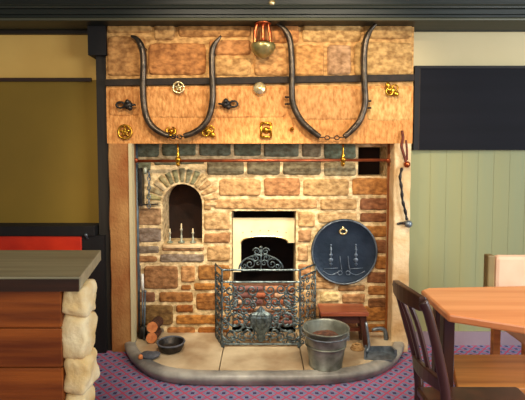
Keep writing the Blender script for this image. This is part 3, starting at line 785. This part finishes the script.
# ------------------------------------------------------------------ iron tools right of stool
p = F(378,356,HZ-.002)
sh = thing('coal_shovel', 'grey iron coal shovel lying by the right jamb', 'shovel', (p.x,p.y,HZ-.002))
c = Vector((p.x,p.y,HZ-.002))
bm = B()
prism(bm, [(c.x-.10,c.y-.05),(c.x+.07,c.y-.075),(c.x+.12,c.y+.0),(c.x+.10,c.y+.06),(c.x-.07,c.y+.06)], 'z', c.z, c.z+.008)
prism(bm, [(c.x-.10,c.y-.05),(c.x-.09,c.y-.05),(c.x-.06,c.y+.06),(c.x-.07,c.y+.06)], 'z', c.z, c.z+.045)
prism(bm, [(c.x+.105,c.y+.0),(c.x+.12,c.y+.0),(c.x+.10,c.y+.06),(c.x+.09,c.y+.06)], 'z', c.z, c.z+.04)
prism(bm, [(c.x-.07,c.y+.05),(c.x+.10,c.y+.05),(c.x+.10,c.y+.06),(c.x-.07,c.y+.06)], 'z', c.z, c.z+.04)
obj('pan', bm, greysteel, sh)
bm = B(); tube(bm, [c+Vector((-.07,.02,.02)), W(369,345,c.y+.03), W(366,322,c.y+.05)], .009, 8, smooth=4); obj('handle', bm, greysteel, sh, smooth=True)
Yq = .04
p = W(381,345,Yq)
la = thing('cobblers_last', 'pale grey iron shoe last standing hooked above the shovel', 'shoe last', (p.x,Yq,HZ-.004))
bm = B(); tube(bm, [W(386,349,Yq)*1, W(386,340,Yq), W(385,331,Yq), W(380,328.5,Yq), W(372,330,Yq)], lambda s: .017-.005*s, 10, smooth=5)
obj('arm', bm, greysteel, la, smooth=True)
bm = B(); b_ = W(386,349,Yq); box(bm, (b_.x-.035,Yq-.035,HZ-.006), (b_.x+.03,Yq+.035,b_.z+.01)); obj('foot', bm, greysteel, la, bevel=.008)
p = F(357,349,HZ); bm = B(); 
for k in range(3): ring(bm, (p.x,p.y,HZ+.004+k*.011), .036-k*.005, .008, 'z', 18, 8, .8)
tag(obj('rope_coil', bm, wickm, loc=(p.x,p.y,HZ-.003), smooth=True), 'small coil of tan rope on the hearth between bucket and shovel', 'rope')

# ------------------------------------------------------------------ left hearth things
p = F(171,350,HZ-.004); c = Vector((p.x,p.y,HZ-.004))
bm = B(); lathe(bm, c, [(.05,0),(.07,.004),(.084,.03),(.088,.05),(.09,.055),(.086,.056),(.08,.05),(.072,.025),(.05,.012),(.002,.01)], 32)
bw = thing('iron_bowl', 'low round black iron bowl on the hearth left of the screen', 'bowl', c)
obj('body', bm, iron, bw, smooth=True)
bm = B(); ring(bm, c+Vector((0,0,.055)), .087, .006, 'z', 32, 6); obj('rim', bm, coal, bw, smooth=True)
# logs
lg = None
for i, (px, py, lab, tl) in enumerate(((152,345,'lower cut log of two stacked by the left jamb',.0),(152,331,'upper cut log of two stacked by the left jamb',.12))):
    Yg = .0
    p = W(px,py,Yg)
    if lg is None:
        z0_ = HZ-.003+.036
        lg = thing('firewood_log', lab, 'log', (p.x,Yg,z0_), 'cut logs by the left jamb')
        bm = B(); tube(bm, [(.01,.10,0),(.005,.05,0),(.0,-.008,0)], .036, 14); obj('bark', bm, bark, lg, local=True)
        bm = B(); tube(bm, [(.0,-.008,0),(.003,-.02,0)], .036, 14); obj('cut_face', bm, logend, lg, local=True)
    else:
        l2 = copy_tree(lg); l2.location = (p.x+.005,Yg,HZ-.003+.036+.073); l2.rotation_euler = (0,0,-.08); l2['label'] = lab
# brush
Yk = .08
bs = thing('hearth_brush', 'hearth brush with white handle leaning in the left corner', 'brush', (W(144,340,Yk).x,Yk,HZ))
bm = B(); tube(bm, [W(142.5,290,Yk+.05), W(142.5,274,Yk+.05)], lambda s: .012*(1-.3*s), 10); obj('handle', bm, paleh, bs, smooth=True)
bm = B(); a = W(142.5,290,Yk+.05); b = Vector((a.x+.01,Yk+.0,.15)); tube(bm, [a,b], .006, 8); obj('shaft', bm, greysteel, bs, smooth=True)
bm = B(); lathe(bm, (b.x,b.y,HZ-.004), [(.03,0),(.034,.03),(.026,.07),(.012,.085)], 14); obj('bristles', bm, iron, bs, smooth=True)
pk2 = thing('fire_poker', 'slim dark fire poker standing beside the white-handled brush', 'poker', (W(146,345,Yk).x,.03,HZ))
bm = B(); x_ = W(143.5,300,.03).x; tube(bm, [(x_+.0,.03,HZ-.002),(x_-.004,.09,.38)], .006, 8); obj('shaft', bm, slate, pk2, smooth=True)
bm = B(); ball(bm, (x_-.004,.09,.39), .012, seg=10); obj('knob', bm, greysteel, pk2, smooth=True)
p = F(150,357.5,HZ); bm = B(); rock(bm, (p.x,p.y,HZ+.014), (.13,.075,.042), 2.6, .010, 12); tag(obj('grey_stone', bm, coal, loc=(p.x,p.y,HZ-.004), smooth=True), 'dark grey rounded stone lying at the left edge of the hearth', 'stone')
p = F(141,359,HZ); bm = B(); rock(bm, (p.x,p.y,HZ+.012), (.03,.03,.028), 2.6, .004, 2, n=4); tag(obj('pebble', bm, logend, loc=(p.x,p.y,HZ-.002), smooth=True), 'small tan pebble at the far left of the hearth kerb', 'pebble')

# ------------------------------------------------------------------ black panel on the right wall
a = W(416,67,YW-.03); b = W(416,150,YW-.03)
bp = thing('wall_panel', 'large black rectangular panel with wooden edge mounted on the sage wall', 'panel', (a.x+.8,YW-.03,b.z))
bm = B(); box(bm, (a.x+.028,YW-.035,b.z), (2.5,YW,a.z)); obj('board', bm, blackpanel, bp)
bm = B(); box(bm, (a.x-.012,YW-.045,b.z-.0), (a.x+.02,YW,a.z+.006)); box(bm, (a.x+.02,YW-.045,a.z-.012),(2.5,YW,a.z+.006)); obj('frame', bm, blackwood, bp)
bm = B(); box(bm, (a.x+.020,YW-.04,b.z-.0), (a.x+.028,YW-.001,a.z-.012)); obj('inner_edge', bm, ironband, bp)

# ------------------------------------------------------------------ red bench on the left
Yb_ = -.02
z0_ = W(50,250,Yb_).z; z1_ = W(50,236,Yb_).z; z2_ = W(50,226,Yb_).z; xe = W(82,240,Yb_).x
rbn = thing('bench_seat', 'red upholstered wall bench with dark top rail behind the stone counter', 'bench', (-1.6,-.2,0))
bm = B(); box(bm, (-2.6,Yb_,.42), (xe,Yb_+.06,z1_)); obj('backrest', bm, redup, rbn, bevel=.012)
bm = B(); box(bm, (-2.6,Yb_-.01,z1_), (W(95,230,Yb_).x,YW,z2_)); obj('top_rail', bm, blackwood, rbn, bevel=.004)
bm = B(); box(bm, (-2.6,-.45,.38), (xe,Yb_+.02,.47)); obj('seat', bm, redup, rbn, bevel=.015)
bm = B(); box(bm, (-2.6,-.42,0), (xe,-.38,.38)); obj('base_board', bm, blackwood, rbn)
bm = B(); box(bm, (xe,-.02,0), (W(106,300,.0).x,.019,z1_)); obj('end_panel', bm, blackwood, rbn)
bm = B(); p = W(86,235,Yb_-.02); ball(bm, p, .012, seg=8); tube(bm,[p,p+Vector((0,.02,-.03))],.006,6); obj('metal_catch', bm, greysteel, rbn, smooth=True)

# ------------------------------------------------------------------ stone counter
CZ = .92
A = F(80,277,CZ); Bk = F(101,250,CZ); 
ct = thing('bar_counter', 'wood-panelled half-height counter with grey top and cream stone end', 'counter', (-1.1,A.y+.2,0))
bm = B(); prism(bm, [(-2.2,A.y),(A.x,A.y),(Bk.x,Bk.y),(-2.2,Bk.y)], 'z', CZ-.046, CZ); obj('counter_top', bm, countertop, ct, bevel=.003)
bm = B(); box(bm, (-2.2,A.y-.008,CZ-.05), (A.x-.003,A.y-.001,CZ-.007)); obj('front_edge_shade', bm, darkedge, ct)  # dark strip: shade on the slab's front face, put into colour
xs = A.x-.012
pier = B(); box(pier, (xs-.06,A.y+.05,0), (xs-.005,A.y+.13,CZ-.046))
zz = 0; k = 0
hs = [.16,.125,.185,.14,.15,.114]
for h_ in hs:
    w = random.uniform(.085,.105); off = random.choice((-.006,.0,.006))
    rock(pier, (xs-.032+off, A.y+.085, zz+h_/2), (w,.125,h_+.004), 5, .014, k+3, n=9); zz += h_; k += 1
obj('stone_pier', pier, pierm, ct, smooth=True)
zt2 = CZ-.046
nb = 6
bm = B(); xf = xs-.068
for k in range(nb):
    z0q = .0+k*zt2/nb; box(bm, (-2.2,A.y+.02,z0q+.003), (xf,A.y+.05,z0q+zt2/nb-.003))
box(bm, (-2.2,A.y+.03,0),(xf-.01,A.y+.15,zt2)); obj('front_panelling', bm, panelw, ct, bevel=.002)

# ------------------------------------------------------------------ table
TZ = .75
P = [F(421,290,TZ), F(448,314,TZ), F(525,326,TZ)]
tp = [(P[0].x,P[0].y),(P[1].x,P[1].y),(P[2].x,P[2].y)]
e = Vector(tp[2])-Vector(tp[1]); e.normalize(); far = Vector(tp[2])+e*.5
bkR = F(525,285.5,TZ); bl = F(428,287.5,TZ)
tp += [(1.6,tp[2][1]-.01),(1.74,-1.28),(1.74,-1.06),(1.6,bkR.y),(bkR.x,bkR.y),(bl.x,bl.y)]
tb = thing('dining_table', 'honey-coloured polished wooden table with clipped corner at the right', 'table', (1.1,-1.2,0))
bm = B(); prism(bm, tp, 'z', TZ-.032, TZ); obj('table_top', bm, tablew, tb, bevel=.008)
for x,y in ((.79,-1.02),(.727,-1.262),(1.62,-1.02),(1.62,-1.30)):
    bm = B(); prism(bm, [(x-.022,y-.022),(x+.022,y-.022),(x+.022,y+.022),(x-.022,y+.022)], 'z', 0, TZ-.03); obj('leg', bm, chairw, tb, bevel=.004)
# brown bench under it
BZ = .45
A1 = F(448,392,BZ); A0 = F(446,354,BZ)
wb = thing('wooden_bench', 'brown wooden bench seat pushed under the polished table', 'bench', (1.1,-1.2,0))
bm = B()
prism(bm, [(A0.x+.02,A0.y),(A1.x+.045,A1.y+.03),(1.42,A1.y+.03),(1.42,A0.y)], 'z', BZ-.04, BZ)
bmesh.ops.translate(bm, verts=bm.verts, vec=(.0,0,0)); obj('seat', bm, benchw, wb, bevel=.006)
for x in (.9,1.36):
    for y in (A1.y+.05, A0.y-.05):
        bm = B(); box(bm, (x-.02,y-.02,0),(x+.02,y+.02,BZ-.04)); obj('leg', bm, benchw, wb)

# ------------------------------------------------------------------ near dark chair
Yf, Yn = -1.30, -1.56
ch = thing('dining_chair', 'dark polished wooden slat-back dining chair in front of the table', 'chair', (.75,-1.43,0))
fs_ = [W(396,283,Yf),W(400,296,Yf),W(406,318,Yf),W(411,336,Yf),W(416,354,Yf),W(418,372,Yf)]
ns_ = [W(423,301,Yn),W(428,313,Yn),W(434,336,Yn),W(439,358,Yn),W(444,384,Yn),W(446,400,Yn)]
def leg(s): return Vector((s[-1].x+.0,s[-1].y,0))
for P_ in (fs_, ns_):
    pts = P_+[Vector((P_[-1].x+.005,P_[-1].y,.4)), Vector((P_[-1].x-.01,P_[-1].y,0))]
    bm = B(); tube(bm, pts, lambda s: .0155+.003*s, 8, smooth=4, flat=.8); obj('rear_leg', bm, chairw, ch, smooth=True)
bm = B()
for i in range(9):
    pass
def railq(i0, dz0, dz1, th, name):
    """curved cross rail between the two stiles, from index position"""
    a = fs_[0].lerp(fs_[-1], i0); b = ns_[0].lerp(ns_[-1], i0)
    bm = B(); n = 8; rows = []
    for k in range(n+1):
        t = k/n; p = a.lerp(b, t); bow = .02*math.sin(PI*t)
        rows.append([bm.verts.new((p.x-bow-th, p.y, p.z+dz0+.012*math.sin(PI*t))), bm.verts.new((p.x-bow+th, p.y, p.z+dz0+.012*math.sin(PI*t))), bm.verts.new((p.x-bow+th, p.y, p.z+dz1)), bm.verts.new((p.x-bow-th, p.y, p.z+dz1))])
    for A_, Q_ in zip(rows, rows[1:]):
        for k in range(4): bm.faces.new((A_[k],A_[(k+1)%4],Q_[(k+1)%4],Q_[k]))
    bm.faces.new(rows[0][::-1]); bm.faces.new(rows[-1]); bmesh.ops.recalc_face_normals(bm, faces=bm.faces)
    return obj(name, bm, chairw, ch, bevel=.004)
railq(.0, .012, -.035, .012, 'top_rail')
railq(.86, .02, -.02, .010, 'lower_rail')
for t in (.3,.62):
    a = fs_[0].lerp(ns_[0], t)+Vector((-.014,0,-.02)); m1 = fs_[2].lerp(ns_[2], t)+Vector((-.012,0,0)); b = fs_[-1].lerp(ns_[-1], t)+Vector((-.012,0,.03))
    bm = B(); tube(bm, [a,m1,b], .0095, 6, smooth=5, flat=1.1); obj('slat', bm, chairw, ch)
xs_ = fs_[-1].x; bm = B(); prism(bm, [(xs_-.01,Yf-.01),(xs_-.01,Yn-.02),(xs_+.38,Yn-.05),(xs_+.38,Yf-.01)], 'z', .425, .46); obj('seat', bm, chairw, ch, bevel=.01)
for y in (Yf-.03, Yn-.01):
    bm = B(); tube(bm, [(xs_+.34,y,.43),(xs_+.35,y,0)], .015, 8); obj('front_leg', bm, chairw, ch, smooth=True)

# ------------------------------------------------------------------ pale chair behind the table
Yp = -.62
fc = thing('upholstered_chair', 'pale pink-beige upholstered chair back showing behind the table', 'chair', (1.42,-.7,0))
a = W(496,256,Yp); 
bm = B(); box(bm, (a.x,Yp,.5), (a.x+.44,Yp+.05,a.z)); obj('backrest', bm, beigeup, fc, bevel=.02)
bm = B(); box(bm, (a.x,Yp-.3,.43), (a.x+.44,Yp+.0,.5)); obj('seat', bm, beigeup, fc, bevel=.02)
bm = B(); box(bm, (a.x-.045,Yp-.005,.5), (a.x-.005,Yp+.045,a.z+.004)); box(bm, (a.x-.03,Yp+.0,.43),(a.x+.47,Yp+.04,.5)); obj('side_post', bm, mat('dull_olive_brown_wood',(140,120,74),.6,0,col2=(120,98,60),scale=4), fc, bevel=.008)
for x in (a.x+.02, a.x+.42):
    for y in (Yp+.02, Yp-.27):
        bm = B(); box(bm, (x-.018,y-.018,0),(x+.018,y+.018,.44)); obj('leg', bm, benchw, fc)

# ------------------------------------------------------------------ light
def area(name, loc, target, size, power, col, sy=None):
    d = bpy.data.lights.new(name, 'AREA'); d.energy = power; d.color = col; d.size = size
    if sy: d.shape = 'RECTANGLE'; d.size_y = sy
    o = bpy.data.objects.new(name, d); C.objects.link(o); o.location = loc
    o.rotation_euler = (Vector(target)-Vector(loc)).to_track_quat('-Z','Y').to_euler(); return o
def spot(name, loc, target, power, col, ang, blend=.6, r=.05):
    d = bpy.data.lights.new(name, 'SPOT'); d.energy = power; d.color = col; d.spot_size = math.radians(ang); d.spot_blend = blend; d.shadow_soft_size = r
    o = bpy.data.objects.new(name, d); C.objects.link(o); o.location = loc
    o.rotation_euler = (Vector(target)-Vector(loc)).to_track_quat('-Z','Y').to_euler(); return o
WARM = (1,.84,.64)
spot('ceiling_and_fill_spot', (-.5,-1.7,2.5), (-.15,0,1.2), 95, WARM, 75)
spot('ceiling_and_fill_spot', (.6,-1.6,2.5), (.3,0,1.3), 95, WARM, 75)
area('window_light', (2.9,-2.6,1.7), (.2,-.2,0.4), 1.4, 110, (.86,.93,1), 1.4)
area('room_light', (-.6,-3.8,2.2), (0,0,1), 2.0, 34, (1,.9,.78))
spot('ceiling_and_fill_spot', (1.25,-1.9,2.5), (1.1,-1.2,.7), 60, (1,.88,.72), 60)  # fill light added above the table to brighten its top
spot('hearth_spot', (-.2,-.9,2.55), (.05,-.25,.05), 75, (1,.93,.82), 42, .8)
spot('fireplace_spot', (.05,-1.2,2.5), (0,.25,.62), 190, (1,.90,.72), 36, .8)
w = bpy.data.worlds.new('world'); bpy.context.scene.world = w; w.use_nodes = True
w.node_tree.nodes['Background'].inputs[0].default_value = (1,.93,.82,1); w.node_tree.nodes['Background'].inputs[1].default_value = .35
vs = bpy.context.scene.view_settings; vs.view_transform = 'Standard'; vs.look = 'None'; vs.gamma = 1; vs.exposure = 0; vs.use_curve_mapping = False
